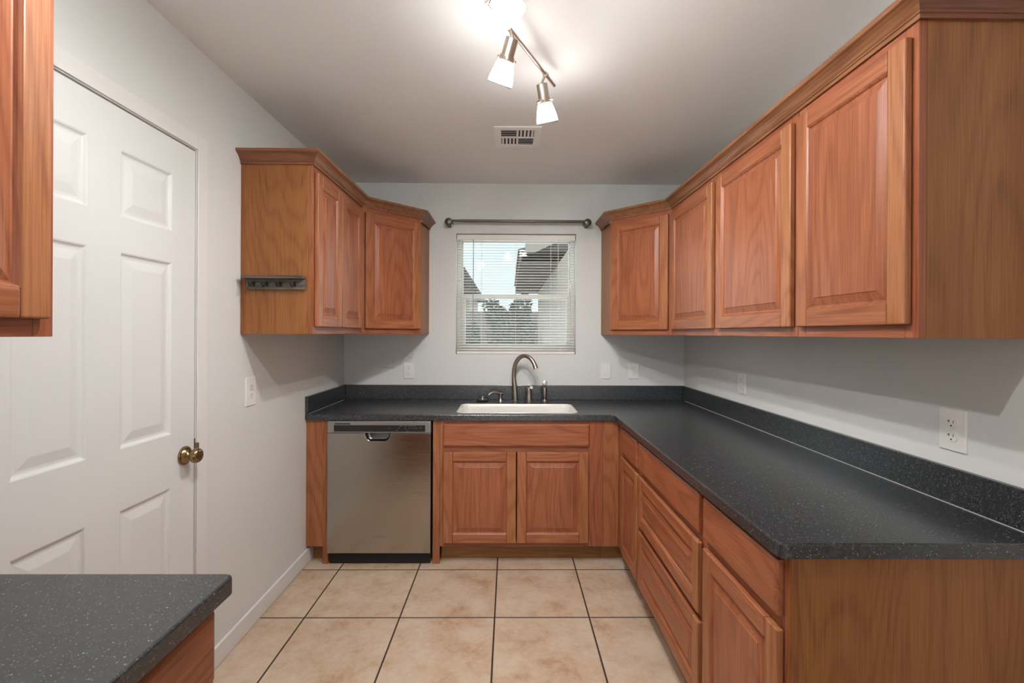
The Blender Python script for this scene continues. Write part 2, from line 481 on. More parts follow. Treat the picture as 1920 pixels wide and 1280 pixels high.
# ================================================================== STRUCTURE
bm = bmesh.new(); box(bm, XL - 0.15, XR + 2.5, YB - 0.2, D + 0.14, -0.12, 0.0)
struct(link('floor', bm, TILE))
bm = bmesh.new(); box(bm, XL - 0.15, XR + 2.5, YB - 0.2, D + 0.14, CZ, CZ + 0.1)
struct(link('ceiling', bm, CEIL))
WX0, WX1, WZ0, WZ1 = -0.387, 0.481, 1.206, 2.077
bm = bmesh.new()
T0, T1 = D, D + 0.13
box(bm, XL - 0.12, WX0, T0, T1, 0, CZ); box(bm, WX1, XR + 0.12, T0, T1, 0, CZ)
box(bm, WX0, WX1, T0, T1, 0, WZ0); box(bm, WX0, WX1, T0, T1, WZ1, CZ)
wall_back = struct(link('wall_back', bm, WALL))
DY0, DY1, DZ = 1.003, 1.7925, 2.046                    # clear door opening in the left wall
bm = bmesh.new()
box(bm, XL - 0.12, XL, YB, DY0 - 0.018, 0, CZ); box(bm, XL - 0.12, XL, DY1 + 0.018, D, 0, CZ)
box(bm, XL - 0.12, XL, DY0 - 0.018, DY1 + 0.018, DZ + 0.018, CZ)
struct(link('wall_left', bm, WALL))
bm = bmesh.new(); box(bm, XR, XR + 0.12, 0.55, D, 0, CZ)
struct(link('wall_right', bm, WALL))
# dining side behind the camera: opens to the right, rear gap added to admit the fill light
bm = bmesh.new(); box(bm, XR + 2.3, XR + 2.42, YB, 0.55, 0, CZ)
box(bm, XR + 0.12, XR + 2.42, 0.55, 0.67, 0, CZ)
struct(link('wall_dining', bm, WALL))
bm = bmesh.new()
box(bm, XL - 0.12, -1.0, YB - 0.12, YB, 0, CZ); box(bm, 2.2, XR + 2.42, YB - 0.12, YB, 0, CZ)
box(bm, -1.0, 2.2, YB - 0.12, YB, 2.3, CZ)
struct(link('wall_rear', bm, WALL))
# baseboards
def baseboard(name, x0, x1, y0, y1):
    bm = bmesh.new(); box(bm, x0, x1, y0, y1, 0.0005, 0.086)
    struct(link(name, bm, TRIM, bevel=0.005, segs=3))
baseboard('baseboard_left', XL + 0.0005, XL + 0.013, DY1 + 0.064, D - 0.001)
# door casing, jamb
bm = bmesh.new()
cw = 0.058; cx1 = XL + 0.006
box(bm, XL + 0.0003, cx1, DY1 + 0.004, DY1 + 0.004 + cw, 0.0005, DZ + 0.004 + cw)
box(bm, XL + 0.0003, cx1, DY0 - 0.004 - cw, DY0 - 0.004, 0.0005, DZ + 0.004 + cw)
box(bm, XL + 0.0003, cx1, DY0 - 0.0035, DY1 + 0.0035, DZ + 0.004, DZ + 0.004 + cw)
struct(link('trim_1', bm, TRIM, bevel=0.004, segs=3))
bm = bmesh.new()
box(bm, XL - 0.118, XL - 0.0005, DY1 + 0.0005, DY1 + 0.0175, 0.0005, DZ + 0.017)
box(bm, XL - 0.118, XL - 0.0005, DY0 - 0.0175, DY0 - 0.0005, 0.0005, DZ + 0.017)
box(bm, XL - 0.118, XL - 0.0005, DY0, DY1, DZ + 0.0008, DZ + 0.017)
box(bm, XL - 0.075, XL - 0.055, DY1 - 0.012, DY1, 0.0005, DZ); box(bm, XL - 0.075, XL - 0.055, DY0, DY0 + 0.012, 0.0005, DZ)
box(bm, XL - 0.075, XL - 0.055, DY0 + 0.012, DY1 - 0.012, DZ - 0.012, DZ)
struct(link('trim_2', bm, TRIM))

# six panel door
def six_panel_door():
    y0, y1, z0, z1 = DY0 + 0.003, DY1 - 0.0035, 0.012, DZ - 0.005
    xf, xb = XL - 0.0025, XL - 0.0375
    bm = bmesh.new()
    ys = [y0, 1.1325, 1.3365, 1.4505, 1.6695, y1]
    zs = [z0, 0.235, 0.8085, 0.9965, 1.603, 1.7125, 1.917, z1]
    put = lambda u, dep, v: (xf - dep, u, v)
    for i in range(5):
        for j in range(7):
            a, b, c, d = ys[i], ys[i + 1], zs[j], zs[j + 1]
            if i in (1, 3) and j in (1, 3, 5):
                nested(bm, a, b, c, d, [(0, 0), (0.004, 0.0015), (0.008, 0.0055), (0.012, 0.0075), (0.016, 0.0078), (0.020, 0.0078), (0.046, 0.0022), (0.049, 0.0018)], 0, put)
            else:
                bm.faces.new([bm.verts.new(put(*p)) for p in ((a, 0, c), (b, 0, c), (b, 0, d), (a, 0, d))])
    bmesh.ops.remove_doubles(bm, verts=bm.verts, dist=1e-5)
    e = [x for x in bm.edges if len(x.link_faces) == 1]
    r = bmesh.ops.extrude_edge_only(bm, edges=e)
    nv = [v for v in r['geom'] if isinstance(v, bmesh.types.BMVert)]
    for v in nv: v.co.x = xb
    bm.faces.new([bm.verts.new(p) for p in ((xb, y0, z0), (xb, y1, z0), (xb, y1, z1), (xb, y0, z1))])
    bmesh.ops.remove_doubles(bm, verts=bm.verts, dist=1e-5)
    door = struct(link('door_1', bm, DOORW))
    ky, kz = 1.735, 0.905
    bm = bmesh.new()
    lathe(bm, [(0.034, 0), (0.0345, 0.004), (0.033, 0.007), (0.029, 0.008), (0.027, 0.011), (0.018, 0.017), (0.0125, 0.021), (0.0115, 0.024), (0.013, 0.027),
               (0.020, 0.030), (0.0255, 0.036), (0.0275, 0.043), (0.0265, 0.051), (0.0225, 0.057), (0.016, 0.0595), (0.013, 0.060)], (xf + 0.0005, ky, kz), (1, 0, 0), 28)
    k = link('door_handle', bm, BRONZE, door, smooth=True)
    bm = bmesh.new()
    lathe(bm, [(0.0105, 0.0595), (0.0105, 0.0615), (0.009, 0.062)], (xf + 0.0005, ky, kz), (1, 0, 0), 20)
    link('key_cylinder', bm, BRONZE, k, smooth=True)
    bm = bmesh.new(); box(bm, xf + 0.0623, xf + 0.0630, ky - 0.001, ky + 0.001, kz - 0.006, kz + 0.006)
    link('keyhole', bm, DARK, k)
    bm = bmesh.new()
    box(bm, XL - 0.030, XL - 0.0002, DY1 - 0.0012, DY1 + 0.0004, kz - 0.03, kz + 0.05)
    box(bm, XL - 0.004, XL + 0.0118, DY1 - 0.001, DY1 + 0.0038, kz - 0.016, kz + 0.034)
    link('strike_plate', bm, BRONZE, door)
    for hz in (0.3, 1.05, 1.8):
        bm = bmesh.new(); lathe(bm, [(0.006, 0), (0.006, 0.09)], (XL + 0.001, DY0, hz), (0, 0, 1), 12)
        link('hinge', bm, BRONZE, door, smooth=True)
six_panel_door()

# ------------------------------------------------------------------ kitchen window
def window():
    ya, yb = D + 0.075, D + 0.125
    bm = bmesh.new(); f = 0.030
    e = 0.0006
    box(bm, WX0 + e, WX0 + f, ya, yb, WZ0 + e, WZ1 - e); box(bm, WX1 - f, WX1 - e, ya, yb, WZ0 + e, WZ1 - e)
    box(bm, WX0 + f, WX1 - f, ya, yb, WZ0 + e, WZ0 + f); box(bm, WX0 + f, WX1 - f, ya, yb, WZ1 - f, WZ1 - e)
    w = struct(link('window_1', bm, VINYL, bevel=0.002))
    def sash(name, z0, z1, y0, y1, s, rb, rt):
        bm = bmesh.new(); x0, x1 = WX0 + f + 0.001, WX1 - f - 0.001
        box(bm, x0, x0 + s, y0, y1, z0, z1); box(bm, x1 - s, x1, y0, y1, z0, z1)
        box(bm, x0 + s, x1 - s, y0, y1, z0, z0 + rb); box(bm, x0 + s, x1 - s, y0, y1, z1 - rt, z1)
        q = link(name, bm, VINYL, w, bevel=0.002)
        bm = bmesh.new(); ym = (y0 + y1) / 2
        box(bm, x0 + s - 0.004, x1 - s + 0.004, ym - 0.002, ym + 0.002, z0 + rb - 0.004, z1 - rt + 0.004)
        link('pane', bm, GLASS, q)
    zm = 1.628
    sash('upper_sash', zm - 0.012, WZ1 - f - 0.001, ya + 0.026, ya + 0.044, 0.012, 0.030, 0.016)
    sash('lower_sash', WZ0 + f + 0.001, zm + 0.018, ya + 0.004, ya + 0.024, 0.030, 0.040, 0.034)
window()

def blind():
    yc = D + 0.030
    root = thing('window_blind', 'white horizontal slat blind, open, filling the kitchen window', 'blind', ((WX0 + WX1) / 2, yc, WZ0 + 0.002))
    bx, bz = (WX0 + WX1) / 2, WZ0 + 0.002
    x0, x1 = WX0 + 0.005 - bx, WX1 - 0.005 - bx
    top = WZ1 - 0.005 - bz
    bm = bmesh.new()
    box(bm, x0, x1, -0.019, 0.019, top - 0.040, top)
    link('headrail', bm, SLAT, root, bevel=0.003)
    zr0, zr1 = 0.030, top - 0.052
    n = 40
    for i in range(n):
        z = zr0 + (zr1 - zr0) * i / (n - 1)
        bm = bmesh.new(); P = []
        for k in range(5):
            t = -1 + k / 2
            P.append((0.0125 * t, 0.0022 * (1 - t * t) + 0.0024 * t))
        lo = [(y, q - 0.0007) for y, q in P]
        prof = P + lo[::-1]
        loft(bm, [[(x0 + 0.002, y, z + q) for y, q in prof], [(x1 - 0.002, y, z + q) for y, q in prof]])
        link('slat', bm, SLAT, root)
    bm = bmesh.new(); box(bm, x0 + 0.001, x1 - 0.001, -0.012, 0.012, 0.0, 0.018)
    link('bottom_rail', bm, SLAT, root, bevel=0.003)
    for px in (-0.205 - bx, 0.045 - bx, 0.300 - bx):
        bm = bmesh.new()
        for yy in (-0.0145, 0.0145): tube(bm, [(px, yy, 0.016), (px, yy, top - 0.038)], 0.0007, 6)
        link('ladder_cord', bm, SLAT, root)
    bm = bmesh.new(); tube(bm, [(-0.264 - bx, -0.023, 0.125), (-0.262 - bx, -0.023, top - 0.036)], 0.0026, 8)
    link('tilt_wand', bm, simple('grey_clear_wand', (0.33, 0.34, 0.35), 0.2), root, smooth=True)
    bm = bmesh.new()
    tube(bm, [(0.350 - bx, -0.022, top - 0.036), (0.347 - bx, -0.022, -0.010)], 0.0011, 6)
    tube(bm, [(0.352 - bx, -0.0235, top - 0.036), (0.364 - bx, -0.022, 0.11)], 0.0011, 6)
    link('pull_cord', bm, SLAT, root)
    bm = bmesh.new(); lathe(bm, [(0.002, 0), (0.0065, -0.004), (0.0085, -0.022), (0.006, -0.026)], (0.347 - bx, -0.022, -0.010), (0, 0, 1), 12)
    link('cord_tassel', bm, SLAT, root, smooth=True)
blind()

def curtain_rod():
    z, y = 2.139, D - 0.072
    root = thing('curtain_rod', 'dark pewter curtain rod with round ends above the kitchen window', 'curtain rod', (0.058, D - 0.001, z))
    L0 = lambda p: (p[0] - 0.058, p[1] - (D - 0.001), p[2] - z)
    bm = bmesh.new()
    tube(bm, [L0((-0.425, y, z + 0.012)), L0((0.545, y, z + 0.012))], 0.0085, 16)
    tube(bm, [L0((-0.345, y, z + 0.012)), L0((0.545, y, z + 0.012))], 0.0098, 16)
    link('rod', bm, ROD, root, smooth=True)
    for x in (-0.432, 0.549):
        bm = bmesh.new()
        lathe(bm, [(0.010, -0.034), (0.021, -0.030), (0.0265, -0.018), (0.0275, -0.006), (0.0255, 0.008), (0.018, 0.018), (0.012, 0.021)], L0((x, y, z + 0.003)), (0, 1, 0), 24)
        f = link('finial', bm, ROD, root, smooth=True)
        bm = bmesh.new()
        lathe(bm, [(0.010, 0.020), (0.010, 0.064), (0.024, 0.066), (0.024, 0.0705)], L0((x, y, z + 0.003)), (0, 1, 0), 20)
        link('wall_bracket', bm, ROD, f, smooth=True)
curtain_rod()

# ================================================================== WALL CABINETS, right side
def right(y_left): return (UXR, y_left), -PI / 2
e = 0.0006
# (photo: three cabinets between the corner one and the free end)
upper('oak wall cabinet on the right wall, right next to the angled corner one', (UXR, 2.782 - e), -PI / 2, 0.610 - 2 * e, [(0.026, 0.590)], d=0.3030, name='wall_cabinet')
upper('middle oak wall cabinet of the right wall, above the small far outlet', (UXR, 2.172 - e), -PI / 2, 0.614 - 2 * e, [(0.026, 0.598)], d=0.3030, name='wall_cabinet')
upper('large oak wall cabinet at the near free end of the right wall', (UXR, 1.557 - e), -PI / 2, 0.4595 - e, [(0.016, 0.4425)], d=0.3030, end=1, name='wall_cabinet')
def corner_cabinet(label, pts, face, mirror):
    """pts: plan outline (world), face: index of the edge that is the angled face"""
    a, b = Vector(pts[face]), Vector(pts[face + 1])
    ang = math.atan2((b - a).y, (b - a).x)
    root = thing('corner_wall_cabinet', label, 'cabinet', (a.x, a.y, UB), ang)
    w = (b - a).length; h = UT - UB
    R = Matrix.Rotation(-ang, 2)
    loc = [R @ (Vector(p) - a) for p in pts]
    def prism(bm, P, z0, z1): loft(bm, [[(p[0], p[1], z0) for p in P], [(p[0], p[1], z1) for p in P]])
    # body: shell set back behind the face frame
    bm = bmesh.new()
    P = [(p.x, p.y) for p in loc]
    Q = []
    for i, p in enumerate(P):
        if i == face: Q.append((p[0] + 0.0193, p[1] + 0.0193))
        elif i == face + 1: Q.append((p[0] - 0.0193, p[1] + 0.0193))
        else: Q.append(p)
    prism(bm, Q, 0, h)
    link('body', bm, [OAK_SIDE], root)
    face_frame(root, w, 0, h, left=0.030, right=0.030, t=0.0185)
    panel_door(root, 'door', 0.016, w - 0.016, 0.033, h - 0.040)
    return root
corner_cabinet('angled oak corner wall cabinet right of the window', [(0.663, D - e), (0.663, D - 0.305), (UXR, 2.782), (XR - 0.0012, 2.782), (XR - 0.0012, D - e)], 1, False)
corner_cabinet('angled oak corner wall cabinet left of the window', [(XL + 0.0012, D - e), (XL + 0.0012, 2.782), (UXL, 2.782), (-0.5808, D - 0.305), (-0.5808, D - e)], 2, True)
# left side
upper('two-door oak wall cabinet on the left wall with a hook rack on its side', (UXL, 2.089), PI / 2, 0.693 - e, [(0.016, 0.317), (0.3235, 0.650)], d=0.3148, end=-1, name='wall_cabinet')
upper('oak wall cabinet cropped at the upper left corner of the photo', (UXL, 0.150), PI / 2, 0.757, [(0.030, 0.376), (0.381, 0.734)], d=0.3148, zb=1.349, zt=2.113, end=1, name='wall_cabinet')

# crown mouldings
def crown(name, label, path, zb=2.101, path_mat=0):
    prof = [(0.0004, 0), (0.0060, 0), (0.0070, 0.004), (0.0070, 0.010), (0.0105, 0.0115), (0.0105, 0.0155), (0.0140, 0.0185), (0.0190, 0.0260),
            (0.0265, 0.0340), (0.0360, 0.0405), (0.0420, 0.0430), (0.0440, 0.0450), (0.0450, 0.0490), (0.0450, 0.0560), (0.0004, 0.0560)]
    P = [Vector(p) for p in path]; bm = bmesh.new()
    nrm = []
    for a, b in zip(P, P[1:]):
        d = (b - a).normalized(); nrm.append(Vector((d.y, -d.x)))
    offs = []
    for i in range(len(P)):
        if i == 0: offs.append(nrm[0])
        elif i == len(P) - 1: offs.append(nrm[-1])
        else:
            m = nrm[i - 1] + nrm[i]; offs.append(m / m.dot(nrm[i]))
    for s in range(len(P) - 1):
        rows = []
        for i in (s, s + 1):
            rows.append([(P[i].x + offs[i].x * r, P[i].y + offs[i].y * r, zb + z) for r, z in prof])
        d = P[s + 1] - P[s]
        loft(bm, rows, True, True, 1 if abs(d.y) > abs(d.x) + 0.01 else 0)
    o = link(name, bm, [OAK_MOLD, OAK_MOLD_Y])
    return tag(o, label, 'moulding')
crown('crown_molding', 'stepped oak crown moulding on the cabinets left of the window', [(XL + 0.001, 2.0880), (UXL + 0.001, 2.0880), (UXL + 0.001, 2.782), (-0.5798, D - 0.305), (-0.5798, D - 0.001)])
crown('crown_molding', 'long oak crown moulding on the cabinets right of the window', [(0.662, D - 0.001), (0.662, D - 0.305), (UXR - 0.001, 2.782), (UXR - 0.001, 1.0945), (XR - 0.001, 1.0945)])
crown('crown_molding', 'oak crown moulding on the cropped upper left cabinet', [(UXL + 0.001, 0.150), (UXL + 0.001, 0.9095), (XL + 0.001, 0.9095)])

# ================================================================== BASE CABINETS
BH = CT - CTK - 0.001
def base_root(label, loc, rz, w, d, left=0.038, right=0.038, mids=(), name='base_cabinet', bottom=0.03, posts=(), end=0):
    root = thing(name, label, 'cabinet', (loc[0], loc[1], 0.0005), rz)
    carcass(root, w, d, TOE, BH, open_top='sink' in label)
    face_frame(root, w, TOE, BH, left=left, right=right, bottom=bottom, top=0.03, mids=mids, posts=posts)
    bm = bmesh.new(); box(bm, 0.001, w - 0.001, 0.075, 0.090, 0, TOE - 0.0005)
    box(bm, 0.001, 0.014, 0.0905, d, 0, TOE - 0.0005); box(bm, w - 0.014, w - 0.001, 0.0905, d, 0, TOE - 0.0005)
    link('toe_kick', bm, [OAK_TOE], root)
    return root
# sink base
sx0, sx1 = -0.4052, 0.556
sb = base_root('oak sink base cabinet with two doors and a plain false drawer front', (sx0, FY), 0, sx1 - sx0, 0.60, left=0.03, right=0.09, mids=(0.677,))
slab_front(sb, 'false_drawer_front', -0.3846 - sx0, 0.4716 - sx0, 0.694, 0.826)
panel_door(sb, 'door', -0.3840 - sx0, 0.0425 - sx0, 0.128, 0.661)
panel_door(sb, 'door', 0.0487 - sx0, 0.4680 - sx0, 0.128, 0.661)
# corner filler board
fl = boxes('corner_filler', [(0.5566, FXR - 0.0005, FY, FY + 0.019, TOE, BH)], [OAK_V], bevel=0.001)
tag(fl, 'narrow plain oak filler board in the inside corner right of the sink cabinet', 'filler board')
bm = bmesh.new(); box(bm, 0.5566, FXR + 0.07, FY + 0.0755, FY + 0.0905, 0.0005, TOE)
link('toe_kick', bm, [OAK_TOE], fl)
# dishwasher side panels
lp = boxes('dishwasher_side_panel', [(-0.4468, -0.4062, FY, FY + 0.018, 0.0005, BH), (-0.4468, -0.4330, FY + 0.0182, D - 0.03, 0.0005, BH)], [OAK_V], bevel=0.001)
tag(lp, 'narrow oak side post reaching the floor right of the dishwasher', 'cabinet panel')
fp = boxes('dishwasher_side_panel', [(-1.0912, -1.0600, FY, FY + 0.018, 0.0005, BH), (-1.0790, -1.0620, FY + 0.0182, D - 0.03, 0.0005, BH)], [OAK_V], bevel=0.001)
tag(fp, 'narrow oak side post reaching the floor left of the dishwasher', 'cabinet panel')
ff = boxes('wall_filler', [(XL + 0.0008, -1.0916, FY + 0.001, FY + 0.019, TOE, BH)], [OAK_V], bevel=0.001)
tag(ff, 'oak filler board between left wall and the dishwasher', 'filler board')
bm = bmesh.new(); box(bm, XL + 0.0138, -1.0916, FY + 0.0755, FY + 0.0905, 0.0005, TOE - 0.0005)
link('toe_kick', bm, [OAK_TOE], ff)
# right run
ua = base_root('narrow oak base cabinet in the right corner, one drawer over one door', (FXR, 2.7650), -PI / 2, 0.4565, 0.613, left=0.107, right=0.013, mids=(0.677,))
slab_front(ua, 'drawer', 0.1065, 0.4435, 0.694, 0.826)
panel_door(ua, 'door', 0.1085, 0.4440, 0.128, 0.661, st=0.050)
ub = base_root('wide oak base cabinet with a stack of three drawers on the right', (FXR, 2.3080), -PI / 2, 0.7625, 0.613, left=0.018, right=0.018, mids=(0.677, 0.410))
slab_front(ub, 'drawer', 0.0150, 0.7450, 0.694, 0.826)
panel_door(ub, 'drawer', 0.0150, 0.7470, 0.424, 0.663, st=0.050)
panel_door(ub, 'drawer', 0.0150, 0.7480, 0.128, 0.396, st=0.050)
uc = base_root('oak base cabinet at the near end of the right counter, drawer over door', (FXR, 1.5450), -PI / 2, 0.4570, 0.613, left=0.018, right=0.030, mids=(0.677,))
slab_front(uc, 'drawer', 0.0210, 0.4430, 0.694, 0.826)
panel_door(uc, 'door', 0.0210, 0.4470, 0.128, 0.663)
ep = bmesh.new()
box(ep, 0.4572, 0.4632, 0.0195, 0.613, 0, BH); box(ep, 0.4572, 0.4660, 0.0, 0.0192, 0, BH)
link('end_panel', ep, [OAK_SIDE], uc, bevel=0.0006, segs=1)
# near left run
ud = base_root('oak base cabinet under the near counter at the lower left', (-0.578, 0.02), PI / 2, 0.900, 0.610, left=0.03, right=0.018, mids=(0.677,), posts=(0.45,))
slab_front(ud, 'drawer', 0.025, 0.438, 0.694, 0.826); slab_front(ud, 'drawer', 0.462, 0.884, 0.694, 0.826)
panel_door(ud, 'door', 0.025, 0.438, 0.128, 0.661); panel_door(ud, 'door', 0.462, 0.884, 0.128, 0.661)
ep = bmesh.new(); box(ep, 0.9003, 0.9063, 0.0, 0.610, 0, BH)
link('end_panel', ep, [OAK_SIDE], ud, bevel=0.0006, segs=1)

# ================================================================== COUNTERTOPS
def slab(bm, outline, z1, z0, hole=None, ease=0.005):
    """outline ccw; eased top edge; optional hole (ccw)"""
    ins = offset_poly(outline, ease); mid = offset_poly(outline, ease * 0.3)
    n = len(outline)
    A = [bm.verts.new((*p, z1)) for p in ins]
    M = [bm.verts.new((*p, z1 - ease * 0.3)) for p in mid]
    B = [bm.verts.new((*p, z1 - ease)) for p in outline]
    Cc = [bm.verts.new((*p, z0 + 0.002)) for p in outline]
    E2 = [bm.verts.new((*p, z0)) for p in offset_poly(outline, 0.002)]
    for a, b in ((A, M), (M, B), (B, Cc), (Cc, E2)):
        for i in range(n): bm.faces.new((a[i], b[i], b[(i + 1) % n], a[(i + 1) % n]))
    def fill(loop, holev):
        ed = [bm.edges.get((loop[i], loop[(i + 1) % n])) or bm.edges.new((loop[i], loop[(i + 1) % n])) for i in range(n)]
        if holev:
            k = len(holev); ed += [bm.edges.new((holev[i], holev[(i + 1) % k])) for i in range(k)]
        bmesh.ops.triangle_fill(bm, edges=ed, use_beauty=True)
    if hole:
        h1 = [bm.verts.new((*p, z1)) for p in hole]; h0 = [bm.verts.new((*p, z0)) for p in hole]
    else: h1 = h0 = None
    fill(A, h1); fill(E2, h0)
    if hole:
        k = len(hole)
        for i in range(k): bm.faces.new((h1[i], h1[(i + 1) % k], h0[(i + 1) % k], h0[i]))
def arc(cx, cy, r, a0, a1, n=8):
    return [(cx + r * math.cos(a0 + (a1 - a0) * i / n), cy + r * math.sin(a0 + (a1 - a0) * i / n)) for i in range(n + 1)]
SKX, SKY, SKW, SKD = 0.0490, 2.984, 0.726, 0.352
xw0, xw1, yw1 = XL + 0.001, XR - 0.001, D - 0.001
r = 0.022
out = [(xw0, yw1), (xw0, CF)]
out += [(CXR - 0.020, CF), (CXR - 0.008, CF - 0.006), (CXR - 0.002, CF - 0.014), (CXR, CF - 0.028)]
out += arc(CXR + r, CYE + r, r, PI, 1.5 * PI, 8)
out += [(xw1, CYE), (xw1, yw1)]
bm = bmesh.new()
slab(bm, out, CT, CT - CTK, rrect(SKX, SKY, SKW, SKD, 0.045, 6))
ctop = link('countertop', bm, COUNTER)
tag(ctop, 'long charcoal speckled L-shaped countertop with the white sink set in it', 'countertop')
st_ = 0.0166; sh = 0.1027
def splash(x0, x1, y0, y1):
    bm = bmesh.new(); box(bm, x0, x1, y0, y1, CT + 0.0003, CT + sh)
    return link('backsplash', bm, COUNTER, ctop, bevel=0.002)
splash(xw0, xw0 + st_, CF, yw1)
splash(xw0 + st_ + 0.0004, xw1 - st_ - 0.0004, yw1 - st_, yw1)
splash(xw1 - st_, xw1, CYE, yw1)
def caulk(x0, x1, y0, y1):
    bm = bmesh.new(); box(bm, x0, x1, y0, y1, CT + 0.0002, CT + 0.0016)
    return link('caulk_line', bm, CAULK, ctop)
caulk(xw1 - st_ - 0.0016, xw1 - st_ - 0.0001, CYE + 0.004, yw1 - st_ - 0.05)
caulk(xw0 + st_ + 0.0001, xw0 + st_ + 0.0013, CF + 0.004, yw1 - st_ - 0.02)
bm = bmesh.new()
ny = 0.9375
outn = [(xw0, ny), (xw0, 0.0), (-0.5400, 0.0)] + arc(-0.5400 - 0.02, ny - 0.02, 0.02, 0, PI / 2, 6)
slab(bm, outn, CT, CT - CTK, None)
nct = link('countertop', bm, COUNTER)
tag(nct, 'near charcoal speckled countertop with rounded corner at the lower left', 'countertop')

# ================================================================== SINK AND TAPS
def sink():
    root = thing('kitchen_sink', 'white rectangular kitchen sink set in the dark counter below the window', 'sink', (SKX, SKY, 0.70))
    bm = bmesh.new()
    zt = CT + 0.0022 - 0.70
    L_ = []
    for w, d, r_, z in ((SKW + 0.010, SKD + 0.010, 0.050, CT + 0.0004 - 0.70), (SKW + 0.008, SKD + 0.008, 0.049, zt), (SKW - 0.006, SKD - 0.006, 0.042, zt), (SKW - 0.016, SKD - 0.016, 0.040, zt - 0.006), (SKW - 0.024, SKD - 0.022, 0.045, zt - 0.04),
                        (SKW - 0.05, SKD - 0.05, 0.055, zt - 0.155), (SKW - 0.075, SKD - 0.075, 0.055, zt - 0.172)):
        L_.append([(x, y, z) for x, y in rrect(0, 0, w, d, r_, 6)])
    loft(bm, L_, False, True)
    link('basin', bm, SINKM, root, smooth=True)
    bm = bmesh.new(); lathe(bm, [(0.045, 0.0), (0.045, 0.002), (0.035, 0.0025), (0.030, 0.001)], (0, 0, zt - 0.1715), (0, 0, 1), 24)
    link('drain', bm, CHROME, root, smooth=True)
sink()
def faucet():
    b = Vector((0.043, 3.298, CT + 0.0002))
    root = thing('kitchen_faucet', 'tall brushed nickel gooseneck faucet behind the white sink', 'faucet', b)
    bm = bmesh.new()
    P = [(0, 0, 0.002), (-0.001, 0, 0.05), (-0.004, 0, 0.105), (-0.010, 0, 0.165), (-0.008, -0.004, 0.225), (0.006, -0.014, 0.275), (0.034, -0.032, 0.312), (0.070, -0.052, 0.322), (0.104, -0.072, 0.304), (0.128, -0.086, 0.268), (0.139, -0.093, 0.236)]
    tube(bm, catmull(P, 6), [0.0195, 0.0190, 0.0178, 0.0160, 0.0155, 0.0152, 0.0152, 0.0150, 0.0150, 0.0155, 0.0175], 18)
    link('spout', bm, NICKEL, root, smooth=True)
    bm = bmesh.new(); lathe(bm, [(0.024, 0), (0.024, 0.003), (0.0205, 0.006)], (0, 0, 0), (0, 0, 1), 24)
    link('base_ring', bm, NICKEL, root, smooth=True)
faucet()
def lever():
    root = thing('faucet_lever', 'short nickel lever valve just right of the gooseneck faucet', 'faucet handle', (0.139, 3.275, CT + 0.0002))
    bm = bmesh.new()
    lathe(bm, [(0.027, 0), (0.027, 0.003), (0.0225, 0.006), (0.0215, 0.03), (0.0200, 0.052), (0.0190, 0.066), (0.0195, 0.068), (0.0195, 0.090), (0.014, 0.100), (0.004, 0.104)], (0, 0, 0), (0, 0, 1), 24)
    link('valve_body', bm, NICKEL, root, smooth=True)
    bm = bmesh.new()
    tube(bm, catmull([(0.006, -0.014, 0.086), (0.010, -0.034, 0.096), (0.013, -0.060, 0.106)], 5), [0.008, 0.0075, 0.0115], 14)
    link('handle', bm, NICKEL, root, smooth=True)
lever()
def sprayer():
    root = thing('side_sprayer', 'slim nickel side sprayer, rightmost of the fittings behind the sink', 'sprayer', (0.2495, 3.295, CT + 0.0002))
    bm = bmesh.new(); lathe(bm, [(0.021, 0), (0.021, 0.003), (0.015, 0.008), (0.013, 0.020), (0.0155, 0.024)], (0, 0, 0), (0, 0, 1), 22)
    link('base', bm, NICKEL, root, smooth=True)
    bm = bmesh.new(); lathe(bm, [(0.0135, 0.0245), (0.0155, 0.04), (0.0165, 0.075), (0.0150, 0.105), (0.0125, 0.120)], (0, 0, 0), (0, 0, 1), 22)
    link('grip', bm, NICKEL, root, smooth=True)
    bm = bmesh.new(); lathe(bm, [(0.008, 0.016), (0.0155, 0.010), (0.0170, 0.0), (0.0170, -0.012), (0.0155, -0.018), (0.012, -0.019)], (0, -0.004, 0.128), (0, 1, -0.15), 22)
    h = link('spray_head', bm, NICKEL, root, smooth=True)
    bm = bmesh.new(); box(bm, -0.005, 0.005, -0.0205, -0.0150, 0.098, 0.112)
    link('trigger', bm, BLACK, h, bevel=0.001)
sprayer()
def dispenser():
    root = thing('soap_dispenser', 'small nickel soap dispenser with curved spout, left of the faucet', 'soap dispenser', (-0.060, 3.280, CT + 0.0002))
    bm = bmesh.new(); lathe(bm, [(0.018, 0), (0.018, 0.003), (0.0135, 0.010), (0.0105, 0.026), (0.0105, 0.030), (0.009, 0.031), (0.009, 0.040), (0.013, 0.041), (0.016, 0.050), (0.0175, 0.058), (0.012, 0.061)], (0, 0, 0), (0, 0, 1), 22)
    link('pump', bm, NICKEL, root, smooth=True)
    bm = bmesh.new(); tube(bm, catmull([(-0.004, -0.004, 0.052), (-0.026, -0.012, 0.062), (-0.052, -0.022, 0.066), (-0.074, -0.030, 0.056), (-0.080, -0.033, 0.048)], 5), [0.0072, 0.0068, 0.0062, 0.0058, 0.0062], 14)
    link('nozzle', bm, NICKEL, root, smooth=True)
dispenser()
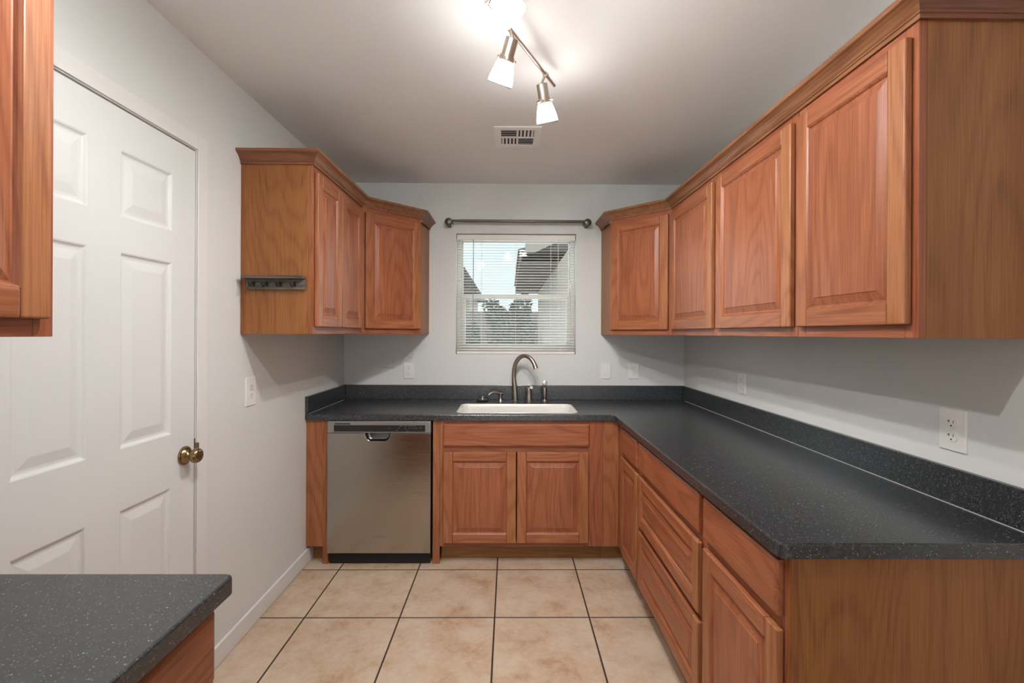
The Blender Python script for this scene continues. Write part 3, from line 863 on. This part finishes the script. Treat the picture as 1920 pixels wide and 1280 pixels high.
def stopper():
    root = thing('sink_stopper', 'round black rubber sink stopper lying left of the soap dispenser', 'sink stopper', (-0.187, 3.300, CT + 0.0002))
    bm = bmesh.new(); lathe(bm, [(0.036, 0), (0.0415, 0.003), (0.0415, 0.007), (0.034, 0.013), (0.020, 0.017)], (0, 0, 0), (0, 0, 1), 28)
    link('disc', bm, BLACK, root, smooth=True)
    bm = bmesh.new(); lathe(bm, [(0.026, 0.0135), (0.024, 0.0185), (0.008, 0.019), (0.007, 0.025), (0.013, 0.027), (0.013, 0.032), (0.008, 0.034)], (0, 0, 0), (0, 0, 1), 24)
    link('knob', bm, CHROME, root, smooth=True)
stopper()

# ================================================================== DISHWASHER
def dishwasher():
    x0, x1, yf = -1.0578, -0.4565, 2.745
    root = thing('dishwasher', 'stainless steel dishwasher with black control strip under the counter', 'dishwasher', ((x0 + x1) / 2, yf, 0.0005))
    cx = (x0 + x1) / 2; a, b = x0 - cx, x1 - cx
    bm = bmesh.new(); box(bm, a + 0.010, b - 0.006, 0.030, 0.60, 0.075, 0.838)
    link('tub', bm, simple('grey_steel_tub', (0.25, 0.25, 0.25), 0.5, 0.6), root)
    # door skin with a rounded handle pocket cut at its top
    z0, z1 = 0.0715, 0.7715
    px0, px1, pd = -0.8405 - cx, -0.6905 - cx, 0.046
    bm = bmesh.new()
    edge = [(px0, z1)]
    for i in range(9):
        t = i / 8; edge.append((px0 + 0.040 * (1 - math.cos(t * PI / 2)) * 0.9 + 0.002, z1 - pd * math.sin(t * PI / 2) ** 0.9))
    for i in range(9):
        t = 1 - i / 8; edge.append((px1 - 0.040 * (1 - math.cos(t * PI / 2)) * 0.9 - 0.002, z1 - pd * math.sin(t * PI / 2) ** 0.9))
    edge.append((px1, z1))
    outl = [(a, z1), (a, z0), (b, z0), (b, z1)] + edge[::-1]
    n = len(outl)
    F = [bm.verts.new((x, 0, z)) for x, z in outl]; B = [bm.verts.new((x, 0.028, z)) for x, z in outl]
    ed = [bm.edges.new((F[i], F[(i + 1) % n])) for i in range(n)]
    bmesh.ops.triangle_fill(bm, edges=ed, use_beauty=True)
    for i in range(n): bm.faces.new((F[i], F[(i + 1) % n], B[(i + 1) % n], B[i]))
    d = link('door', bm, STEEL, root, bevel=0.0022, segs=2)
    # pocket scoop
    bm = bmesh.new()
    m = len(edge); rows = []
    for k in range(6):
        t = k / 5; s = 1 - 0.28 * t * t
        rows.append([bm.verts.new((cx0 + (x - cx0) * s, 0.001 + 0.026 * math.sin(t * PI / 2), z1 + (z - z1) * s)) for x, z in edge for cx0 in ((px0 + px1) / 2,)])
    for p, q in zip(rows, rows[1:]):
        for i in range(m - 1): bm.faces.new((p[i], p[i + 1], q[i + 1], q[i]))
    bm.faces.new(rows[-1])
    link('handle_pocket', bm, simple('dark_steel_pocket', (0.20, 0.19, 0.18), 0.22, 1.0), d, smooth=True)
    # control panel
    bm = bmesh.new(); box(bm, a, b, 0.0, 0.028, z1 + 0.0012, 0.8425)
    c = link('control_panel', bm, PANELGREY, root, bevel=0.004, segs=3)
    bm = bmesh.new(); box(bm, -1.0205 - cx, -0.4895 - cx, -0.0012, 0.0, 0.7805, 0.8185)
    link('display_strip', bm, BLACK, c, bevel=0.0005, segs=1)
    bm = bmesh.new()
    for i in range(6): box(bm, -1.0145 - cx + i * 0.0150, -1.0145 - cx + i * 0.0150 + 0.0135, -0.0011, 0.0, 0.8225, 0.8295)
    link('vent_slots', bm, BLACK, c)
    for x, z, w in ((-0.705, .8, .010), (-0.66, .787, .012), (-0.645, .8, .006), (-0.61, .8, .010), (-0.60, .787, .012), (-0.585, .800, .007), (-0.572, .800, .007), (-0.558, .800, .009), (-0.545, .800, .010), (-0.585, .813, .010), (-0.57, .813, .010), (-0.555, .813, .012), (-0.525, .803, .018), (-0.64, .813, .02), (-0.61, .813, .012)):
        bm = bmesh.new(); box(bm, x - cx, x - cx + w, -0.00155, -0.0012, z, z + 0.0022)
        link('button_mark', bm, ICON, c)
    bm = bmesh.new(); box(bm, a + 0.006, b - 0.004, 0.026, 0.034, 0.0005, 0.0700)
    link('kick_plate', bm, VOID, root)
    tcu = bpy.data.curves.new('lettering', 'FONT'); tcu.body = 'Whirlpool'; tcu.size = 0.0215; tcu.extrude = 0.0002
    tcu.align_x = 'CENTER'; tcu.align_y = 'CENTER'
    to = bpy.data.objects.new('lettering_curve', tcu); COL.objects.link(to)
    dg = bpy.context.evaluated_depsgraph_get()
    me = bpy.data.meshes.new_from_object(to.evaluated_get(dg))
    bpy.data.objects.remove(to)
    me.materials.clear(); me.materials.append(LETTER)
    t = bpy.data.objects.new('lettering', me); COL.objects.link(t)
    t.parent = d; t.location = (-0.7512 - cx, -0.0004, 0.1690); t.rotation_euler = (PI / 2, 0, 0)
dishwasher()

# ================================================================== OUTLETS AND SWITCH
def plate(name, label, cat, loc, rz, w, h, kind, group=None):
    """local front towards -y, back of the plate on the wall"""
    root = thing(name, label, cat, loc, rz, group)
    bm = bmesh.new()
    R = lambda w_, h_, y: [(x, y, z) for x, z in rrect(0, 0, w_, h_, 0.003, 3)]
    loft(bm, [R(w, h, -0.0004), R(w, h, -0.003), R(w - 0.005, h - 0.005, -0.0055)])
    p = link('cover_plate', bm, PLASTIC, root)
    if kind == 'switch':
        bm = bmesh.new()
        loft(bm, [[(-0.0165, -0.0055, -0.033), (0.0165, -0.0055, -0.033), (0.0165, -0.0055, 0.033), (-0.0165, -0.0055, 0.033)],
                  [(-0.0155, -0.0085, -0.032), (0.0155, -0.0085, -0.032), (0.0155, -0.0062, 0.032), (-0.0155, -0.0062, 0.032)]])
        link('rocker', bm, PLASTIC, root)
        return root
    for zc in (0.0195, -0.0195):
        bm = bmesh.new()
        loop = lambda s, y: [(x, y, zc + z) for x, z in rrect(0, 0, 0.034 * s, 0.0285 * s, 0.0105 * s, 5)]
        loft(bm, [loop(1, -0.0052), loop(1, -0.0072), loop(0.95, -0.0078)])
        rcp = link('receptacle', bm, PLASTIC, root)
        bm = bmesh.new()
        box(bm, -0.0075, -0.0055, -0.0082, -0.0078, zc + 0.001, zc + 0.0085)
        if kind == 'twenty': box(bm, -0.0115, -0.0075, -0.0082, -0.0078, zc + 0.0038, zc + 0.0058)
        box(bm, 0.0055, 0.0072, -0.0082, -0.0078, zc + 0.0005, zc + 0.0075)
        lathe(bm, [(0.0024, 0.0078), (0.0024, 0.0082)], (0, 0, zc - 0.0075), (0, -1, 0), 10)
        link('slots', bm, DARK, rcp)
    bm = bmesh.new(); lathe(bm, [(0.0032, 0.0055), (0.0028, 0.0068)], (0, 0, 0), (0, -1, 0), 12)
    link('screw', bm, PLASTIC, root)
    return root
plate('wall_outlet', 'white duplex outlet on the back wall, left of the window', 'outlet', (-0.7235, D, 1.086), 0, 0.074, 0.114, 'std')
plate('light_switch', 'white rocker light switch on the back wall right of the window', 'light switch', (0.697, D, 1.089), 0, 0.074, 0.116, 'switch')
plate('wall_outlet', 'white duplex outlet on the back wall, right beside the rocker switch', 'outlet', (0.901, D, 1.090), 0, 0.074, 0.116, 'std')
plate('wall_outlet', 'small far white outlet on the right wall under the wall cabinets', 'outlet', (XR, 2.541, 1.091), -PI / 2, 0.078, 0.116, 'std')
plate('wall_outlet', 'large near white outlet on the right wall above the counter', 'outlet', (XR, 1.3264, 1.089), -PI / 2, 0.082, 0.120, 'twenty')
plate('wall_outlet', 'white outlet on the left wall between the door and dishwasher', 'outlet', (XL, 2.168, 1.087), PI / 2, 0.082, 0.132, 'std')
# scuff on the back wall
bm = bmesh.new()
rs = random.Random(5)
for i in range(9):
    x = -0.908 + i * 0.009; z = 1.1065 - i * 0.0003 + rs.uniform(-0.001, 0.001)
    box(bm, x, x + rs.uniform(0.003, 0.008), D - 0.0005, D - 0.0002, z - rs.uniform(0.0006, 0.002), z + rs.uniform(0.0006, 0.002))
link('scuff_mark', bm, DARK, wall_back)

# ================================================================== HOOK RACK on the left cabinet side
def hook_rack():
    y = 2.089 - 0.0045
    root = thing('hook_rack', 'grey weathered wood hook rack with small shelf on the cabinet side', 'hook rack', (-1.032, y, 1.5472))
    ox = -1.032
    bm = bmesh.new(); box(bm, -1.158 - ox, -0.9005 - ox, -0.011, 0, 0, 0.0455)
    link('back_board', bm, WEATHER, root, bevel=0.001)
    bm = bmesh.new(); box(bm, -1.166 - ox, -0.9005 - ox, -0.040, 0, 0.0460, 0.0580)
    link('shelf', bm, WEATHER, root, bevel=0.001)
    for hx in (-1.124, -1.066, -1.006, -0.944):
        x = hx - ox
        bm = bmesh.new()
        box(bm, x - 0.005, x + 0.005, -0.0135, -0.0112, 0.012, 0.034)
        tube(bm, catmull([(x, -0.013, 0.028), (x - 0.001, -0.030, 0.024), (x - 0.002, -0.040, 0.012), (x - 0.003, -0.048, 0.018), (x - 0.003, -0.050, 0.028)], 5), [0.0034, 0.0034, 0.0036, 0.0034, 0.0044], 10)
        tube(bm, [(x, -0.0135, 0.016), (x + 0.008, -0.030, 0.030)], [0.003, 0.0045], 10)
        link('hook', bm, IRON, root, smooth=True)
hook_rack()

# ================================================================== CEILING VENT
def vent():
    x0, x1, y0, y1 = -0.0870, 0.1655, 2.4415, 2.7120
    root = thing('ceiling_vent', 'white square ceiling air vent with four louvred quarters', 'vent', ((x0 + x1) / 2, (y0 + y1) / 2, CZ - 0.0005))
    w, d = x1 - x0, y1 - y0; a, b = w / 2, d / 2
    fx, fy, c = 0.038, 0.038, 0.006
    bm = bmesh.new(); z0, z1 = -0.0075, 0.0
    box(bm, -a, a, -b, -b + fy, z0, z1); box(bm, -a, a, b - fy, b, z0, z1)
    box(bm, -a, -a + fx, -b + fy, b - fy, z0, z1); box(bm, a - fx, a, -b + fy, b - fy, z0, z1)
    box(bm, -c, c, -b + fy, b - fy, z0, z1); box(bm, -a + fx, -c, -c, c, z0, z1); box(bm, c, a - fx, -c, c, z0, z1)
    link('frame', bm, simple('white_vent_frame', (0.90, 0.90, 0.885), 0.4), root, bevel=0.002)
    bm = bmesh.new(); box(bm, -a + fx, a - fx, -b + fy, b - fy, -0.0018, -0.0005)
    link('gap_shade_sheet', bm, simple('painted_gap_shade', (0.02, 0.02, 0.02), 0.8), root)  # dark sheet painted in for the shade between the blades, no recess behind
    VENTW = simple('white_vent_enamel', (0.90, 0.90, 0.885), 0.4)
    def blade(p0, p1, side, sc=1.0):
        p0, p1 = Vector(p0), Vector(p1); s = Vector(side).normalized()
        prof = [(0, -0.0022), (0.004, -0.0052), (0.010, -0.0070), (0.010, -0.0078), (0.003, -0.0062), (-0.0012, -0.0022)]
        bm = bmesh.new()
        loft(bm, [[p + s * q[0] * sc + Vector((0, 0, q[1])) for q in prof] for p in (p0, p1)])
        link('louver', bm, VENTW, root)
    qx0, qx1 = c + 0.002, a - fx - 0.001; qy0, qy1 = c + 0.002, b - fy - 0.001
    for i in range(4):
        t = (i + 0.35) / 4
        y = qy0 + (qy1 - qy0) * t; x = qx0 + (qx1 - qx0) * t
        blade((-qx1, -y, 0), (-qx0, -y, 0), (0, -1, 0))          # near left: blades across
        blade((x, -qy1, 0), (x, -qy0, 0), (1, 0, 0))             # near right: blades along
        blade((-x, qy0, 0), (-x, qy1, 0), (-1, 0, 0))            # far left: blades along
        blade((qx0, y - 0.004, 0), (qx1, y - 0.004, 0), (0, -1, 0), 0.75)               # far right: blades across
vent()

# ================================================================== TRACK LIGHT
def track():
    zb = 2.365
    a = Vector((0.178, 1.905, zb)); u = Vector((-0.2516, -0.4900, 0)).normalized()
    root = thing('track_light', 'brushed nickel track light with frosted glass heads on the ceiling', 'ceiling light', a + u * 0.62 + Vector((0, 0, CZ - zb)))
    O = root.location.copy()
    bm = bmesh.new(); tube(bm, [a - O, a + u * 1.56 - O], 0.0065, 14)
    link('rail', bm, SATIN, root, smooth=True)
    c = a + u * 0.95
    bm = bmesh.new()
    lathe(bm, [(0.060, -0.0005), (0.060, -0.014), (0.050, -0.022), (0.010, -0.024), (0.009, -0.068)], Vector((c.x, c.y, CZ)) - O, (0, 0, 1), 28)
    link('canopy', bm, SATIN, root, smooth=True)
    for t in (1.50,):
        p = a + u * t
        bm = bmesh.new(); tube(bm, [Vector((p.x, p.y, CZ - 0.0008)) - O, p - O], 0.004, 10)
        link('standoff', bm, SATIN, root, smooth=True)
    heads = [(0.090, -0.016, (0.20, 0.40, -0.91)), (0.405, 0.014, (-0.30, 0.42, -0.86)), (0.715, 0.060, (0.70, 0.26, -0.70)),
             (1.02, 0.0, (-0.50, -0.05, -0.80)), (1.48, 0.0, (0.72, 0.30, -0.62))]
    for t, jx, d in heads:
        p = a + u * t; d = Vector(d).normalized()
        j = p + Vector((jx, 0, -0.030))
        bm = bmesh.new(); tube(bm, [p - O + Vector((0, 0, 0.009)), j - O + d * 0.004], 0.0045, 10)
        lathe(bm, [(0.0105, -0.006), (0.0105, 0.006)], p - O, u, 14)
        s0 = j + d * 0.004
        lathe(bm, [(0.019, 0), (0.0215, 0.002), (0.0215, 0.060)], s0 - O, d, 26)
        hd = link('lamp_head', bm, SATIN, root, smooth=True)
        bm = bmesh.new()
        lathe(bm, [(0.0225, 0.054), (0.0252, 0.055), (0.0252, 0.070), (0.0235, 0.072)], s0 - O, d, 26)
        _, uu, vv = frame_of(d)
        for k in range(3):
            w = uu * math.cos(2.1 * k) + vv * math.sin(2.1 * k)
            lathe(bm, [(0.0028, 0.024), (0.0028, 0.031), (0.0045, 0.032), (0.0045, 0.036)], s0 - O + d * 0.062, w, 10)
        link('collar', bm, SATIN, hd, smooth=True)
        bm = bmesh.new()
        # open frosted cone with wall thickness
        outp = [(0.0270, 0.0715), (0.0315, 0.086), (0.0370, 0.106), (0.0412, 0.126), (0.0424, 0.139)]
        inn = [(r_ - 0.0025, h_) for r_, h_ in outp][::-1]
        lathe(bm, outp + inn, s0 - O, d, 32, cap0=False, cap1=False)
        link('glass_shade', bm, FROST, hd, smooth=True)
        bm = bmesh.new()
        lathe(bm, [(0.0425, 0.1392), (0.0427, 0.146), (0.0405, 0.146), (0.0401, 0.1392)], s0 - O, d, 32, cap0=False, cap1=False)
        link('glass_rim', bm, GLASS, hd, smooth=True)
        bm = bmesh.new(); lathe(bm, [(0.008, 0.062), (0.010, 0.070), (0.015, 0.082), (0.016, 0.092), (0.012, 0.100), (0.004, 0.104)], s0 - O, d, 18)
        link('bulb', bm, simple('lit_bulb', (0.9, 0.9, 0.9), 0.4, 0, 0.3, (1, 0.96, 0.9), 4.0), hd, smooth=True)
        L = bpy.data.lights.new('bulb_light', 'POINT'); L.energy = BULB_W; L.color = (1.0, 0.978, 0.95)
        L.shadow_soft_size = 0.018
        lo = bpy.data.objects.new('bulb_light', L); COL.objects.link(lo)
        lo.parent = root; lo.location = s0 - O + d * 0.114
track()

# ================================================================== OUTSIDE
def outside():
    bm = bmesh.new(); box(bm, -30, 30, D + 0.2, 60, -0.35, -0.15)
    g = struct(link('ground', bm, GRAVEL))
    # neighbouring wing on the right
    xw, y0, y1 = 0.70, D + 0.35, 11.5
    root = thing('house_wing', 'tan stucco house wing with brown eave, seen right through the window', 'building', (xw + 1.5, 7, -0.15))
    o = Vector((xw + 1.5, 7, -0.15)); q = lambda x0, x1, a, b, z0, z1: (x0 - o.x, x1 - o.x, a - o.y, b - o.y, z0 - o.z, z1 - o.z)
    boxes('wall', [q(xw, xw + 3, y0, y1, -0.15, 2.36)], STUCCO, root)
    boxes('soffit', [q(0.175, xw + 3, y0 + 3.1, y1 + 0.4, 2.362, 2.40)], SOFFIT, root)
    boxes('fascia', [q(0.145, 0.173, y0 + 3.1, y1 + 0.4, 2.36, 2.55)], SOFFIT, root)
    bm = bmesh.new()
    Y0, Y1 = y0 + 3.1 - o.y, y1 + 0.4 - o.y
    loft(bm, [[(0.12 - o.x, Y, 2.55 - o.z), (xw + 3 - o.x, Y, 2.55 - o.z), (xw + 3 - o.x, Y, 3.7 - o.z), (0.12 - o.x, Y, 2.58 - o.z)] for Y in (Y0, Y1)])
    link('roof', bm, ROOFT, root)
    bm = bmesh.new()
    yb = y0 + 3.05 - o.y
    loft(bm, [[(0.225 - o.x, Y, 2.53 - o.z), (0.37 - o.x, Y, 2.53 - o.z), (0.64 - o.x, Y, 2.66 - o.z), (0.69 - o.x, Y, 2.78 - o.z), (0.225 - o.x, Y, 2.70 - o.z)] for Y in (yb, yb + 0.03)])
    link('gable_board', bm, FASCIA, root)
    # house beyond on the left with sloping roof
    root = thing('neighbor_house', 'grey roofed house behind the left part of the window', 'building', (-4.0, 17, -0.15))
    boxes('wall', [(-3.0, 2.72, -2, 2, 0, 2.75)], STUCCO, root)
    bm = bmesh.new(); loft(bm, [[(-3.4, Y, 5.9), (-3.4, Y, 2.76), (2.98, Y, 2.76), (3.02, Y, 2.86), (1.05, Y, 5.9)] for Y in (-2.4, 2.4)])
    link('roof', bm, ROOFT, root)
    f = boxes('block_fence', [(-12, 12, 14.2, 14.4, -0.15, 2.0)], BLOCK)
    tag(f, 'grey block wall closing the yard behind the shrubs', 'fence')
    def shrub(name, label, x, y, r, h, n, seed, trunk=0.25, cat='shrub', group=None):
        t = thing(name, label, cat, (x, y, -0.15), 0, group)
        rn = random.Random(seed)
        bm = bmesh.new()
        for _ in range(n):
            while True:
                p = Vector((rn.uniform(-1, 1), rn.uniform(-1, 1), rn.uniform(-1, 1)))
                if 0.25 < p.length < 1: break
            wob = 0.75 + 0.35 * math.sin(p.x * 5 + seed) * math.cos(p.z * 4)
            c = Vector((p.x * r * wob, p.y * r * wob, trunk + (h - trunk) * (p.z * 0.5 * wob + 0.5)))
            s = rn.uniform(0.05, 0.10)
            a = Vector((rn.uniform(-1, 1), rn.uniform(-1, 1), rn.uniform(-1, 1))).normalized()
            b = a.cross(Vector((rn.uniform(-1, 1), rn.uniform(-1, 1), 0.3))).normalized()
            bm.faces.new([bm.verts.new(c + v) for v in (a * s, b * s * 0.5, -a * s, -b * s * 0.5)])
        me = link('foliage', bm, LEAF, t)
        bm = bmesh.new(); tube(bm, [(0, 0, 0), (0.03, 0, h * 0.6)], [0.06, 0.03], 8)
        link('trunk', bm, BARK, t)
    shrub('garden_shrub', 'dark leafy tree in the middle of the window view', -0.02, 12.95, 0.90, 2.75, 5200, 2, cat='tree')
    shrub('garden_shrub', 'low grey green bush left of the leafy tree outside', -0.95, 11.2, 0.60, 1.75, 2400, 4, trunk=0.05)
    shrub('garden_shrub', 'bush close to the tan wing wall outside the window', 0.33, 10.2, 0.30, 1.75, 1400, 9, trunk=0.05)
outside()
